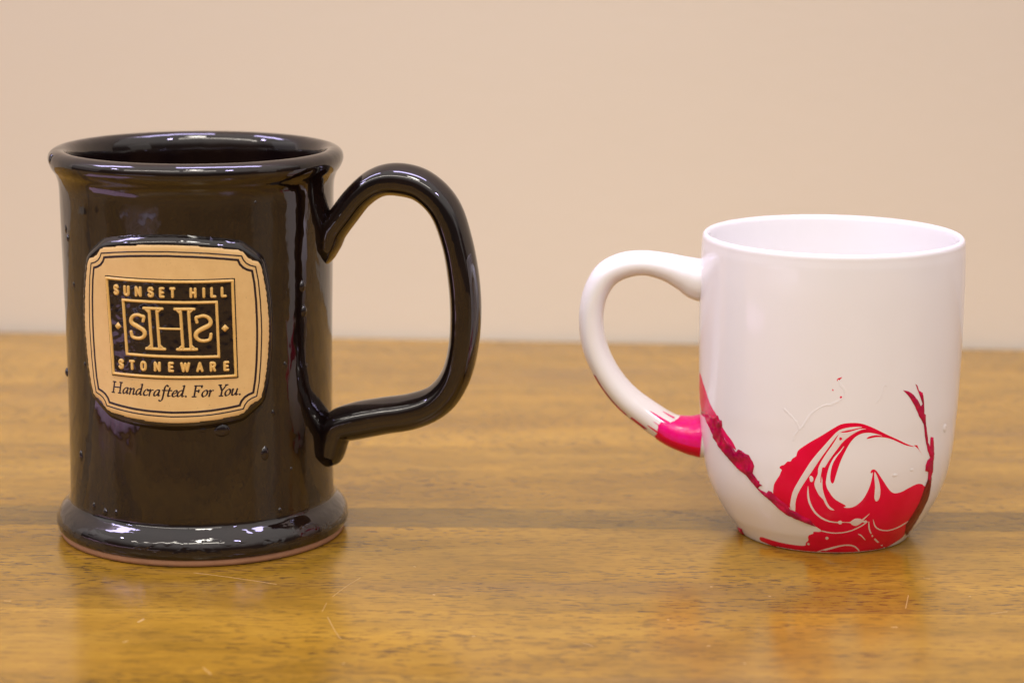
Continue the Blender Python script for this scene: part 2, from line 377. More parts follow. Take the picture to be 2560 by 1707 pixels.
# ------------------------------------------------------------------ traced outlines
# paint: (degrees round the mug from the front, height in mm); handles: (radius, height, thickness) in mm; scratches in metres on the table
PAINT = {
    'RED': [(33.84,39.22),(29.01,40.75),(24.5,42.53),(19.26,44.46),(14.3,46.46),(10.98,47.7),(7.3,48.76),(4.19,49.09),(0.72,48.99),(-1.85,48.55),(-3.96,47.64),(-6.48,46.33),(-9.86,44.46),(-14.14,42.27),(-17.18,40.51),(-19.38,39.06),(-20.17,37.84),(-20.47,36.83),(-22.05,35.93),(-22.95,34.87),(-24.34,34.68),(-25.73,33.49),(-27.39,32.91),(-27.99,32.13),(-26.95,31.51),(-27.46,30.63),(-28.22,29.29),(-29.76,27.5),(-30.82,26.12),(-31.32,24.61),(-31.48,21.98),(-28.32,20.26),(-23.54,17.86),(-17.81,14.76),(-13.84,13.19),(-11.58,11.65),(-8.67,10.1),(-9.73,9.43),(-12.7,9.37),(-13.01,8.52),(-15.29,7.78),(-16.02,6.68),(-15.99,5.45),(-17.66,4.29),(-18.57,3.0),(-24.5,2.71),(-34.77,2.82),(-43.48,3.2),(-49.64,3.18),(-52.17,1.4),(-46.81,0.88),(-40.68,0.35),(-25.63,0.16),(-15.21,-0.2),(-1.62,-0.38),(12.3,-0.46),(27.65,-0.11),(37.81,0.37),(43.64,1.54),(50.22,3.22),(49.6,5.22),(46.89,8.18),(47.48,10.51),(47.32,14.92),(46.83,18.88),(48.24,22.04),(46.95,22.97),(44.05,24.21),(41.68,25.2),(38.08,25.54),(33.79,24.76),(29.9,23.79),(26.53,23.51),(24.13,24.16),(21.9,25.7),(19.15,28.31),(16.82,30.61),(15.13,32.25),(13.94,32.88),(12.92,32.71),(12.39,31.97),(12.69,31.49),(13.46,31.82),(13.27,29.88),(12.67,27.01),(11.37,24.13),(9.8,21.93),(7.18,20.01),(4.38,19.26),(1.48,19.43),(2.46,20.03),(-0.12,21.19),(-2.54,22.29),(-4.25,23.57),(-5.48,24.97),(-6.59,26.39),(-7.21,28.18),(-7.07,29.99),(-6.52,32.53),(-5.53,35.04),(-3.98,37.36),(-1.88,39.26),(-0.35,40.93),(-0.04,40.93),(-1.36,39.27),(-3.01,37.38),(-4.24,35.59),(-4.95,33.81),(-5.29,31.84),(-5.38,30.03),(-4.99,28.6),(-4.2,28.11),(-3.53,28.99),(-2.9,31.17),(-1.95,34.04),(-0.78,36.88),(0.82,39.7),(2.43,42.16),(4.51,44.19),(7.1,45.34),(10.23,45.65),(13.48,45.19),(16.86,44.24),(13.99,44.68),(11.46,44.46),(10.12,44.08),(9.71,43.53),(11.29,43.69),(14.05,43.98),(17.87,43.69),(21.4,42.85),(24.59,41.71),(29.09,40.14)],
    'W1': [(-23.64,18.24),(-23.29,20.56),(-22.12,24.03),(-20.18,27.11),(-17.42,30.92),(-14.36,35.04),(-11.38,38.36),(-8.01,41.65),(-4.69,44.9),(-2.4,46.62),(0.38,47.38),(2.97,47.7),(5.6,47.81),(7.38,47.61),(5.63,47.32),(3.02,46.86),(-0.0,46.4),(-1.92,45.79),(-3.99,43.79),(-6.87,40.28),(-9.57,37.02),(-12.1,33.74),(-14.7,30.37),(-17.39,26.95),(-19.77,23.47),(-21.02,20.0),(-21.39,16.98)],
    'W2': [(-2.71,18.42),(-4.72,18.58),(-6.6,19.98),(-8.1,22.19),(-10.0,23.69),(-11.51,25.84),(-12.25,27.61),(-11.75,29.44),(-10.78,31.29),(-10.75,33.09),(-9.52,35.62),(-7.44,38.51),(-5.38,41.03),(-3.54,43.52),(-2.34,45.47),(-1.27,45.79),(0.9,45.88),(3.49,46.43),(6.53,47.1),(9.22,47.01),(7.0,46.74),(3.98,45.59),(1.01,43.85),(-1.08,42.15),(-2.93,40.02),(-5.41,37.15),(-7.48,34.27),(-9.14,31.54),(-8.74,29.21),(-8.65,27.04),(-8.11,24.88),(-6.7,21.93),(-5.08,19.8)],
    'W4': [(14.1,32.01),(15.31,30.87),(16.9,28.26),(17.99,25.3),(18.15,22.68),(17.41,21.41),(16.37,21.46),(15.79,22.25),(15.39,23.21),(15.16,26.54),(14.43,29.47)],
    'W5': [(-15.01,26.92),(-15.39,24.53),(-15.18,21.92),(-14.05,19.35),(-12.02,16.91),(-8.9,14.94),(-4.74,13.7),(-0.66,13.43),(0.19,12.9),(1.45,13.02),(1.66,13.57),(5.49,13.41),(6.74,12.64),(9.04,12.08),(10.71,12.73),(12.03,13.56),(13.29,13.09),(14.51,13.45),(13.69,14.19),(12.1,14.13),(13.12,15.21),(14.7,16.93),(11.42,14.68),(10.55,14.99),(7.69,15.07),(5.86,14.03),(4.89,13.75),(1.6,13.86),(0.97,14.35),(-0.28,14.26),(-0.73,13.85),(-4.53,14.2),(-8.53,15.59),(-11.29,17.42),(-13.1,19.6),(-14.24,22.05),(-14.7,24.57)],
    'W6': [(-8.66,9.81),(-3.23,9.08),(2.19,9.2),(7.48,10.02),(12.36,11.92),(14.62,13.44),(14.13,13.71),(12.17,12.43),(7.33,10.53),(2.11,9.62),(-3.28,9.5),(-8.14,10.16)],
    'W7': [(15.15,13.5),(15.76,11.8),(16.79,10.27),(20.35,7.13),(26.61,4.04),(36.37,0.62),(37.26,0.75),(27.43,4.32),(20.93,7.45),(17.41,10.45),(15.6,13.47)],
    'W8': [(17.34,14.19),(19.36,11.49),(23.33,9.62),(29.39,8.66),(35.77,9.01),(40.88,10.22),(42.39,11.32),(39.97,10.74),(35.0,9.51),(29.05,9.11),(23.46,10.02),(19.81,11.75),(17.63,14.18)],
    'W9': [(-13.84,-0.17),(-5.22,1.53),(2.69,3.26),(7.57,3.7),(12.21,2.87),(16.23,0.9),(17.6,0.59),(12.58,3.35),(7.45,4.25),(2.24,3.9),(-5.63,2.34),(-12.44,0.52)],
    'O1': [(-14.47,30.02),(-13.8,30.49),(-12.89,30.04),(-12.69,29.04),(-13.3,28.35),(-14.13,28.6)],
    'O2': [(-6.35,7.16),(-5.55,7.69),(-4.55,7.21),(-4.87,6.51),(-5.84,6.48)],
    'O3': [(-17.02,3.74),(-16.28,4.42),(-15.35,4.12),(-15.95,3.44)],
    'W10': [(11.29,8.73),(12.82,8.5),(14.88,7.39),(17.3,5.82),(16.17,6.16),(14.13,7.42),(12.36,8.18)],
    'ISL': [(-2.14,44.17),(-1.4,44.18),(-0.94,43.63),(-1.78,43.13),(-2.19,43.4)],
    'ISL2': [(-8.91,33.7),(-7.76,33.56),(-7.89,32.49),(-8.69,31.38),(-9.14,30.46),(-9.25,28.47),(-9.61,28.45),(-9.51,30.62),(-9.17,32.44)],
    'PINK': [(-87.09,56.83),(-82.51,55.75),(-78.83,53.81),(-75.33,51.86),(-72.54,49.78),(-69.81,47.93),(-66.92,46.57),(-63.82,45.23),(-60.26,42.11),(-56.94,40.1),(-53.83,38.51),(-51.98,37.18),(-50.71,35.38),(-53.51,36.01),(-57.67,36.04),(-62.7,37.98),(-66.91,40.98),(-71.75,43.4),(-75.78,44.32),(-85.06,43.27),(-87.68,46.65),(-89.49,51.03)],
    'MAR': [(-85.11,43.12),(-75.73,44.66),(-72.03,44.99),(-66.59,44.53),(-63.23,45.56),(-62.22,44.34),(-60.34,44.19),(-60.03,42.61),(-60.75,41.1),(-59.43,39.46),(-56.62,37.6),(-53.5,36.25),(-50.98,34.78),(-49.7,35.81),(-47.29,35.8),(-45.77,35.1),(-43.37,34.88),(-42.44,33.71),(-41.27,32.47),(-40.66,31.15),(-41.75,28.65),(-40.25,27.53),(-39.19,26.4),(-38.21,26.2),(-38.41,25.33),(-36.92,24.81),(-38.55,24.35),(-39.42,23.51),(-37.02,22.86),(-34.98,22.39),(-33.94,23.39),(-32.48,23.18),(-29.37,21.1),(-25.57,19.29),(-23.53,17.45),(-21.18,16.89),(-18.17,15.48),(-14.3,14.55),(-13.06,12.64),(-11.41,11.48),(-15.76,12.48),(-21.0,13.81),(-26.25,15.14),(-29.96,17.3),(-33.63,19.64),(-38.25,21.97),(-41.45,24.43),(-45.69,27.14),(-51.17,29.13),(-56.22,31.37),(-61.92,33.92),(-67.0,36.3),(-70.8,38.9),(-74.48,41.05),(-77.64,42.35),(-83.69,42.1)],
    'TWIG': [(25.3,59.4),(28.22,58.78),(31.05,57.33),(33.63,55.29),(35.56,53.06),(36.61,53.64),(35.29,55.58),(33.74,57.99),(31.58,60.97),(32.75,60.33),(33.91,58.51),(36.35,57.51),(37.28,54.92),(37.6,53.53),(38.13,50.3),(39.06,49.65),(39.53,46.94),(41.36,42.59),(42.48,39.69),(43.94,38.12),(43.72,41.47),(46.06,41.07),(47.83,35.28),(48.41,30.99),(48.84,27.15),(50.05,22.67),(46.26,24.68),(45.24,28.99),(42.74,29.66),(42.32,31.83),(43.2,33.35),(45.0,34.04),(42.47,36.92),(40.08,41.37),(38.05,46.65),(34.98,49.72),(31.92,53.64),(28.51,57.09)],
    'BRN': [(45.98,26.38),(49.05,26.65),(50.32,22.62),(51.26,20.3),(51.92,17.98),(51.68,16.01),(51.87,11.38),(52.48,6.54),(56.41,3.11),(47.22,5.67),(41.77,9.7),(42.82,13.51),(44.03,17.92),(44.53,22.99)],
    'SPK1': [(-4.16,63.49),(-3.75,64.12),(-2.76,64.31),(-2.01,64.59),(-2.31,64.05),(-2.96,63.68),(-3.37,63.14),(-4.03,63.13)],
    'SPK2': [(-2.68,57.79),(-2.26,58.24),(-1.69,57.98),(-1.77,57.35),(-2.43,57.26)],
    'SPK3': [(-6.0,60.14),(-5.68,60.51),(-5.33,60.16),(-5.54,59.71)],
    'SPK4': [(33.37,39.81),(35.36,39.6),(36.88,37.82),(39.88,35.3),(37.68,37.04),(35.96,38.38)],
    'EDGE': [(-83.0,3.28),(-83.52,2.09),(-68.53,3.48),(-73.92,0.18),(-84.67,-1.1),(-95.63,-1.58),(-83.45,1.56)],
}
DARK_HANDLE = [(43.23, 107.45, 10.57), (47.31, 107.3, 9.98), (51.41, 111.88, 9.37), (56.41, 118.68, 9.34), (62.87, 123.58, 10.19), (69.89, 124.53, 11.34), (78.06, 122.15, 11.33), (85.03, 114.75, 11.33), (89.65, 103.15, 10.62), (92.36, 91.43, 10.65), (93.14, 79.58, 10.53), (92.43, 67.6, 9.98), (89.77, 56.95, 10.01), (84.06, 48.83, 11.22), (74.99, 44.75, 12.44), (64.35, 43.02, 12.62), (54.42, 40.7, 12.81), (48.27, 37.49, 11.94), (43.64, 34.49, 11.36)]
WHITE_HANDLE = [(40.19, 88.11, 17.69), (45.57, 87.97, 15.01), (50.4, 89.67, 12.01), (56.74, 91.8, 9.61), (64.27, 92.98, 8.56), (71.46, 91.88, 9.02), (77.44, 88.37, 9.19), (81.26, 81.22, 8.76), (82.35, 72.43, 8.62), (80.85, 62.89, 8.79), (76.46, 53.55, 8.96), (69.95, 45.5, 9.43), (61.77, 39.2, 10.04), (54.08, 34.45, 10.96), (47.97, 32.77, 13.08), (43.71, 32.44, 14.9), (38.85, 32.13, 15.96)]
WISPS = [[(-3.72,63.49),(-2.42,61.73),(-0.78,59.73),(-1.67,57.49),(-5.29,55.41),(-10.24,54.37),(-14.6,51.57),(-17.87,47.44),(-20.42,45.21),(-22.0,42.45)],[(-25.85,52.41),(-22.97,50.48),(-20.48,48.4),(-18.99,46.23)],[(13.15,55.74),(14.8,57.92),(16.35,61.88),(17.62,61.15)],[(16.17,34.01),(22.54,35.14),(29.35,36.42)],[(-6.36,60.98),(-5.7,58.54),(-4.75,55.65)],[(-21.05,47.9),(-22.15,44.17)]]
DABS = [[(22.93,30.18),(24.18,30.83),(25.87,30.41),(25.46,29.6),(23.79,29.55)],[(32.29,31.41),(33.75,31.82),(35.0,31.31),(34.36,30.62),(32.9,30.78)],[(54.65,41.7),(53.47,43.03),(54.64,44.38),(57.07,43.73),(57.29,42.22),(56.47,41.19)],[(-37.91,60.78),(-36.61,61.6),(-34.68,61.35),(-34.97,60.2),(-36.9,59.76)]]
SCRATCHES = [([(-0.1036,0.7536),(-0.0984,0.7518),(-0.0916,0.7491),(-0.0813,0.7446),(-0.0753,0.7417)],0.00035),([(-0.0488,0.7494),(-0.0528,0.7399),(-0.0562,0.7295)],0.0004),([(-0.0577,0.7227),(-0.0584,0.7139)],0.0003),([(-0.0563,0.7085),(-0.053,0.6949),(-0.0508,0.6878)],0.0004),([(-0.1138,0.7023),(-0.1126,0.7051)],0.0018),([(-0.0886,0.6609),(-0.0857,0.6554)],0.0007),([(-0.1154,0.6833),(-0.1143,0.6843)],0.001),([(-0.159,0.7225),(-0.1569,0.7222)],0.0006),([(-0.0486,0.6656),(-0.0481,0.6656)],0.001),([(-0.0113,0.6911),(-0.0107,0.6911)],0.001),([(-0.0245,0.732),(-0.024,0.732)],0.001),([(-0.032,0.7624),(-0.0313,0.7619)],0.0007),([(0.1242,0.7214),(0.1272,0.7349)],0.0004),([(0.15,0.7165),(0.1556,0.7188)],0.0006),([(0.117,0.7025),(0.1186,0.7025)],0.0012),([(0.059,0.6835),(0.0597,0.6836)],0.001),([(0.0646,0.7424),(0.0652,0.7425)],0.001),([(0.0824,0.7329),(0.083,0.733)],0.001),([(0.0218,0.6857),(0.025,0.6824)],0.0005),([(0.1351,0.7536),(0.1371,0.7527)],0.0004),([(0.0486,0.7083),(0.049,0.7083)],0.0009),([(0.0684,0.6681),(0.0689,0.6681)],0.0009),([(0.1465,0.7342),(0.1469,0.7342)],0.0008)]

# ------------------------------------------------------------------ wall and table
wall_y, slope = 1.13927, -0.05109
def wall_at(x, d=0.0): return wall_y + slope * x + d
b = [(-2.6, wall_at(-2.6), -0.75), (2.6, wall_at(2.6), -0.75), (2.6, wall_at(2.6), 2.0), (-2.6, wall_at(-2.6), 2.0)]
V = b + [(x, y + 0.12, z) for x, y, z in b]
link("wall", V, [(0, 1, 2, 3), (7, 6, 5, 4), (0, 4, 5, 1), (3, 2, 6, 7), (1, 5, 6, 2), (0, 3, 7, 4)], WALL,
     smooth=False, kind="structure")

table = thing("table", (0, 0.65, 0), "brown stained wooden tabletop with glossy varnish under both mugs", "table")
def board(x0, x1, y0, y1, tone, back=False):
    """one plank: eased top edges, 28 mm thick"""
    e = 0.00007; T = -0.028
    ya0, ya1 = y0, y0
    yb0, yb1 = (wall_at(x0, -0.004), wall_at(x1, -0.004)) if back else (y1, y1)
    g = 0.00004
    top = [(x0 + e, ya0 + e, 0), (x1 - e, ya1 + e, 0), (x1 - e, yb1 - e, 0), (x0 + e, yb0 - e, 0)]
    mid = [(x0 + g, ya0 + g, -e), (x1 - g, ya1 + g, -e), (x1 - g, yb1 - g, -e), (x0 + g, yb0 - g, -e)]
    low = [(x, y, T) for x, y, z in mid]
    V = top + mid + low
    F = [(0, 1, 2, 3), (11, 10, 9, 8)]
    for k in range(4):
        j = (k + 1) % 4
        F += [(k, k + 4, j + 4, j), (k + 4, k + 8, j + 8, j + 4)]
    o = link("board", V, F, WOOD, table, smooth=False)
    o.color = (*tone, 1)
rng = random.Random(5)
rows = [0.02, 0.25, 0.39, 0.485, 0.58, 0.6555, 0.7155, 0.8095, 0.8340, 0.925, 1.02, None]
for i in range(len(rows) - 1):
    y0, y1 = rows[i], rows[i + 1]
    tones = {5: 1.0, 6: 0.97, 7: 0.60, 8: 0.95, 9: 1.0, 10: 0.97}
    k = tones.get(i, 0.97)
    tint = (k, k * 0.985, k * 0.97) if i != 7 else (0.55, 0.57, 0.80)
    cut = {0: -.1, 1: .2, 2: -.3, 3: .35, 4: -.25, 5: 0.225, 6: -0.62, 7: .5, 8: -0.4, 9: .3, 10: -.2}[i]
    k2 = 0.93 if i != 5 else 0.86
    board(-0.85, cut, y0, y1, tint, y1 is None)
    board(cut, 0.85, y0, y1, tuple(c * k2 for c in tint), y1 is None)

def flat(x, y, h): return (x, y, h / 1000)
def scratch(pts, w):
    v, f = stroke(pts, w, 0.02, 0.06, flat)
    link("scratch", v, f, FLECK, table)
for pts, w in SCRATCHES: scratch(pts, w * 0.42)

# ------------------------------------------------------------------ dark stoneware mug
DC = (-0.10715, 0.80786)
dark = thing("stoneware_mug", (DC[0], DC[1], 0), "dark brown glazed stoneware mug with a tan square badge, left of the white mug", "mug")
outer = [(48.9, 2.5), (49.8, 3.0), (50.35, 4.6), (50.25, 6.4), (49.6, 8.3), (48.5, 9.9), (47.2, 11.1), (46.2, 12.0), (45.6, 13.0), (45.42, 15), (45.35, 19),
         (45.25, 30), (45.2, 45), (45.3, 70), (45.55, 85), (45.85, 100), (46.1, 112), (46.2, 118.5), (46.4, 121.6), (46.85, 123.6),
         (47.5, 125.2), (48.6, 126.8), (49.4, 128.6), (49.6, 130.1), (49.2, 131.6), (48.0, 132.7), (46.3, 133.2), (44.5, 132.9),
         (43.1, 131.8), (42.3, 130.0), (41.9, 127.5), (41.7, 124), (41.5, 118)]
prof = catmull(outer, 5) + [(41.2, 90), (41, 60), (40.6, 20), (39.5, 11), (36, 8), (20, 7), (0.01, 7)]
v, f = lathe([(r / 1000, z / 1000) for r, z in prof], 224, DC)
link("body", v, f, GLAZE, dark)
fp = [(0.01, 1.2), (40, 1.2), (42, 0.3), (44, 0.0), (47.8, 0.0), (48.7, 0.35), (49.05, 1.2), (49.1, 2.2), (48.9, 2.7), (47.5, 3.0), (0.01, 3.0)]
v, f = lathe([(r / 1000, z / 1000) for r, z in fp], 160, DC)
link("foot_ring", v, f, FOOT, dark, label="bare reddish clay foot ring")
dz = [z for r, z in outer[8:19]]; dr = [r for r, z in outer[8:19]]
def dark_r(z):
    if z <= dz[0]: return dr[0]
    for i in range(len(dz) - 1):
        if z <= dz[i + 1]: return dr[i] + (dr[i + 1] - dr[i]) * (z - dz[i]) / (dz[i + 1] - dz[i])
    return dr[-1]
PHI_D = R(80)
tail_top = [(44.6, 94.5, 1.0), (45.6, 97.5, 4.5), (46.3, 101.5, 7.6), (47.6, 106.5, 9.2)]
tail_low = [(49.0, 38.6, 11.6), (47.0, 34.5, 10.6), (46.1, 30.0, 9.6), (45.5, 27.0, 7.8), (44.9, 24.8, 3.0)]
path = tail_top + [tuple(p) for p in DARK_HANDLE[2:-2]] + tail_low
path = [(a + (1.1 if i == 9 else .5 if i in (8, 10) else 0), b_ + (1.0 if i == 9 else .6 if i in (8, 10) else 0), c * (0.95 if i in (8, 9, 10) else 0.98 if 5 < i < len(path) - 6 else 1.0)) for i, (a, b_, c) in enumerate(path)]
path = [path[0]] + [tuple(.14 * p + .72 * q + .14 * r for p, q, r in zip(path[i - 1], path[i], path[i + 1])) if 4 < i < len(path) - 5 else path[i] for i in range(1, len(path) - 1)] + [path[-1]]
def hb(t, w):
    e = min(t, 1 - t)
    return 7.9 * min(1, 0.35 + e / 0.115) if e < 0.075 else 7.9
v, f = sweep(path, DC, PHI_D, hb, 40, 8, 0.92, 0.02)
link("handle", v, f, GLAZE, dark)

TH0 = R(-4.3)
def on_dark(u, v_, h):
    th = TH0 + u / 47.6; z = 78 + v_
    r = (dark_r(z) + h) / 1000
    return (DC[0] + r * math.sin(th), DC[1] - r * math.cos(th), z / 1000)
def mirror4(q):
    a = q; b2 = [(x, -y) for x, y in reversed(q)][1:]
    right = a + b2
    return right + [(-x, y) for x, y in reversed(right)][1:-1]
Q_OUT = [(0, 29.9), (7, 29.6), (13.1, 29.1), (18.5, 28.4), (22.6, 27.7), (24.3, 27.0), (25.3, 25.9), (26.2, 24.9), (27.5, 24.1), (29.1, 23.6),
         (30.2, 22.6), (30.9, 20.8), (32.1, 15.3), (32.95, 9.5), (33.4, 4), (33.5, 0)]
Q_IN = [(0, 25.85), (8, 25.6), (13, 25.25), (18, 24.7), (22.3, 24.1), (22.9, 22.7), (24.0, 21.5), (25.3, 20.75), (27.0, 20.2), (27.75, 16), (28.3, 10), (28.55, 4), (28.6, 0)]
Q_THIN = [(0, 27.25), (8, 27.0), (13, 26.65), (18, 26.1), (23.5, 25.35), (24.1, 24.0), (25.0, 22.9), (26.3, 22.1), (28.2, 21.5), (29.1, 17), (29.8, 10), (30.1, 4), (30.2, 0)]
out_line = catmull(mirror4(Q_OUT), 3, True)
def hull_offset(pts, d):
    P = sorted(set(pts))
    def half(P):
        h = []
        for p in P:
            while len(h) > 1 and (h[-1][0] - h[-2][0]) * (p[1] - h[-2][1]) - (h[-1][1] - h[-2][1]) * (p[0] - h[-2][0]) <= 0: h.pop()
            h.append(p)
        return h[:-1]
    H = half(P) + half(P[::-1])
    out = []
    for i in range(len(H)):
        a, b_, c = Vector(H[i - 1]), Vector(H[i]), Vector(H[(i + 1) % len(H)])
        for e in ((b_ - a).normalized(), (c - b_).normalized()):
            q = b_ + Vector((e.y, -e.x)) * d
            if not out or (Vector(out[-1]) - q).length > 0.3: out.append((q.x, q.y))
    return out
def sm(x): x = max(0, min(1, x)); return x * x * (3 - 2 * x)
def chaikin(P):
    out = []
    for a, c in zip(P, P[1:] + P[:1]):
        out += [(.75 * a[0] + .25 * c[0], .75 * a[1] + .25 * c[1]), (.25 * a[0] + .75 * c[0], .25 * a[1] + .75 * c[1])]
    return out
badge_bed = chaikin(chaikin(hull_offset(out_line, 2.7)))
v, f = patch(badge_bed, 1.0, lambda p, d: -0.15 + 2.45 * math.sin(min(1, d / 2.7) * math.pi / 2) ** 1.2, on_dark)
badge = link("badge", v, f, GLAZE, dark, label="raised glazed bed round the tan badge")
v, f = patch(out_line, 1.0, lambda p, d: 2.0 + 0.62 * (min(1, d / 1.3) ** 0.5), on_dark)
link("clay_plaque", v, f, CLAY, badge, label="tan clay plaque with scalloped corners")
FACE = 2.62
for q, w in ((Q_THIN, 0.50), (Q_IN, 0.85)):
    pts = mirror4(q)
    dense = []
    for i in range(len(pts)):
        a, c = pts[i], pts[(i + 1) % len(pts)]
        for k in range(4): dense.append((a[0] + (c[0] - a[0]) * k / 4, a[1] + (c[1] - a[1]) * k / 4))
    v, f = stroke(dense, w, FACE - 0.03, FACE + 0.08, on_dark, closed=True)
    link("border_line", v, f, INK, badge)
def dense_line(pts, step=0.8):
    out = [pts[0]]
    for a, c in zip(pts, pts[1:]):
        n = max(1, int(math.hypot(c[0] - a[0], c[1] - a[1]) / step))
        out += [(a[0] + (c[0] - a[0]) * k / n, a[1] + (c[1] - a[1]) * k / n) for k in range(1, n + 1)]
    return out
panel = dense_line([(-22.4, 18.45), (-21.0, -15.0), (22.1, -15.0), (21.35, 18.45), (-22.4, 18.45)], 0.9)[:-1]
def panel_h(p, d):
    n = noise.noise(Vector((p[0] * 0.55, p[1] * 0.55, 0.3)))
    return FACE - 0.05 + min(1, d / 0.4) * 0.25 + (0.17 * n if d > 1.2 else 0)
v, f = patch(panel, 0.6, panel_h, on_dark)
link("dark_panel", v, f, PANEL, badge, label="dark glazed panel behind the raised lettering")
def frame(c, inset, w):
    (x0, y0), (x1, y1), (x2, y2), (x3, y3) = c
    i = inset
    loop = [(x0 + i, y0 - i), (x1 - i, y1 - i), (x2 - i, y2 + i), (x3 + i, y3 + i), (x0 + i, y0 - i)]
    v, f = stroke(dense_line(loop, 0.8)[:-1], w, FACE + 0.05, FACE + 0.75, on_dark, closed=True)
    link("raised_frame", v, f, GOLD, badge)
frame([(-22.4, 18.45), (21.35, 18.45), (22.1, -15.0), (-21.0, -15.0)], 1.0, 1.0)
frame([(-15.8, 11.16), (15.6, 11.1), (16.1, -7.75), (-15.0, -7.5)], 0.42, 1.0)

SANS = {
 'S': [catmull([(.95, .80), (.80, .96), (.5, 1), (.2, .95), (.06, .77), (.16, .60), (.5, .5), (.86, .40), (.96, .22), (.8, .05), (.5, 0), (.2, .04), (.04, .2)], 3)],
 'U': [catmull([(0, 1), (0, .6), (0, .25), (.14, .06), (.5, 0), (.86, .06), (1, .25), (1, .6), (1, 1)], 3)],
 'N': [[(0, 0), (0, 1)], [(0, 1), (1, 0)], [(1, 0), (1, 1)]],
 'E': [[(0, 0), (0, 1)], [(0, 1), (1, 1)], [(0, .5), (.85, .5)], [(0, 0), (1, 0)]],
 'T': [[(0, 1), (1, 1)], [(.5, 1), (.5, 0)]],
 'H': [[(0, 0), (0, 1)], [(1, 0), (1, 1)], [(0, .5), (1, .5)]],
 'I': [[(.5, 0), (.5, 1)]],
 'L': [[(0, 1), (0, 0)], [(0, 0), (1, 0)]],
 'O': [catmull([(.5, 1), (.12, .9), (0, .6), (0, .4), (.12, .1), (.5, 0), (.88, .1), (1, .4), (1, .6), (.88, .9), (.5, 1)], 3)],
 'W': [[(0, 1), (.25, 0)], [(.25, 0), (.5, .95)], [(.5, .95), (.75, 0)], [(.75, 0), (1, 1)]],
 'A': [[(0, 0), (.5, 1)], [(.5, 1), (1, 0)], [(.2, .3), (.8, .3)]],
 'R': [[(0, 0), (0, 1)], catmull([(0, 1), (.6, 1), (.95, .88), (.95, .62), (.6, .5), (0, .5)], 3), [(.5, .5), (1, 0)]],
}
def capital(ch, x0, y1, x1, y0, w=1.0):
    i = w / 2
    g = [stroke(dense_line([(x0 + i + a * (x1 - x0 - w), y0 + i + b_ * (y1 - y0 - w)) for a, b_ in s], 0.6), w, FACE + 0.05, FACE + 0.75, on_dark) for s in SANS[ch]]
    v, f = join(g)
    link("raised_letter", v, f, GOLD, badge)
for row in (
    [('S', -18.9, -16.7), ('U', -15.1, -12.8), ('N', -11.1, -8.65), ('S', -6.85, -4.5), ('E', -3.0, -1.0), ('T', 0.3, 2.5),
     ('H', 6.7, 9.05), ('I', 10.7, 11.8), ('L', 13.2, 15.3), ('L', 16.5, 18.6)],):
    for ch, x0, x1 in row: capital(ch, x0, 15.75, x1, 12.05)
for ch, x0, x1 in [('S', -18.0, -15.8), ('T', -14.0, -11.7), ('O', -10.0, -7.65), ('N', -5.4, -2.95), ('E', -.7, 1.4), ('W', 3.2, 6.6), ('A', 8.3, 10.8), ('R', 12.6, 14.8), ('E', 17.0, 19.1)]:
    capital(ch, x0, -8.85, x1, -12.4)
def mono(u0, sh):
    """one serifed stem with a dark line down its middle"""
    L, Rr = u0 - 1.28, u0 + 1.28
    S = [([(u0 - 3.1, 8.55), (u0 + 3.1, 8.55)], 1.05), ([(L, 7.9), (L + sh, -4.3)], 1.08), ([(Rr, 7.9), (Rr + sh, -4.3)], 1.08),
         ([(u0 + sh - 3.1, -4.75), (u0 + sh + 3.1, -4.75)], 1.05),
         ([(u0 - 2.5, 8.3), (L + .05, 7.0)], .8), ([(u0 + 2.5, 8.3), (Rr - .05, 7.0)], .7),
         ([(u0 + sh - 2.5, -4.5), (L + sh + .05, -3.3)], .8), ([(u0 + sh + 2.5, -4.5), (Rr + sh - .05, -3.3)], .7)]
    return [stroke(dense_line(p, .7), w, FACE + .05, FACE + .75, on_dark) for p, w in S]
v, f = join(mono(-5.1, .55) + mono(5.05, .55) + [stroke(dense_line([(-3.6, 2.05), (4.0, 2.0)], .8), .75, FACE + .05, FACE + .75, on_dark)])
link("raised_monogram", v, f, GOLD, badge)
SS = catmull([(.88, .74), (.93, .93), (.78, .96), (.5, 1), (.2, .93), (.05, .77), (.14, .62), (.5, .5), (.86, .37), (.97, .2), (.8, .05), (.5, 0), (.2, .03), (.08, .1), (.04, .27)], 4)
for x0, x1, y0, y1, mir in ((-13.0, -7.9, -1.6, 6.2, False), (8.3, 13.5, -2.0, 6.3, True)):
    pts = [((x1 - a * (x1 - x0)) if mir else (x0 + a * (x1 - x0)), y0 + b_ * (y1 - y0)) for a, b_ in SS]
    v, f = stroke(pts, lambda t: 1.12 + 0.5 * math.exp(-((t - .5) / .2) ** 2), FACE + .05, FACE + .75, on_dark)
    link("raised_letter", v, f, GOLD, badge)
for cx, cy in ((-17.6, 1.95), (17.8, 1.95)):
    dm = dense_line([(cx - 1.4, cy), (cx, cy - 1.4), (cx + 1.4, cy), (cx, cy + 1.4), (cx - 1.4, cy)], .7)[:-1]
    v, f = patch(dm, .5, lambda p, d: FACE + .85 * min(1, d / .35) ** .6, on_dark)
    link("raised_diamond", v, f, GOLD, badge)

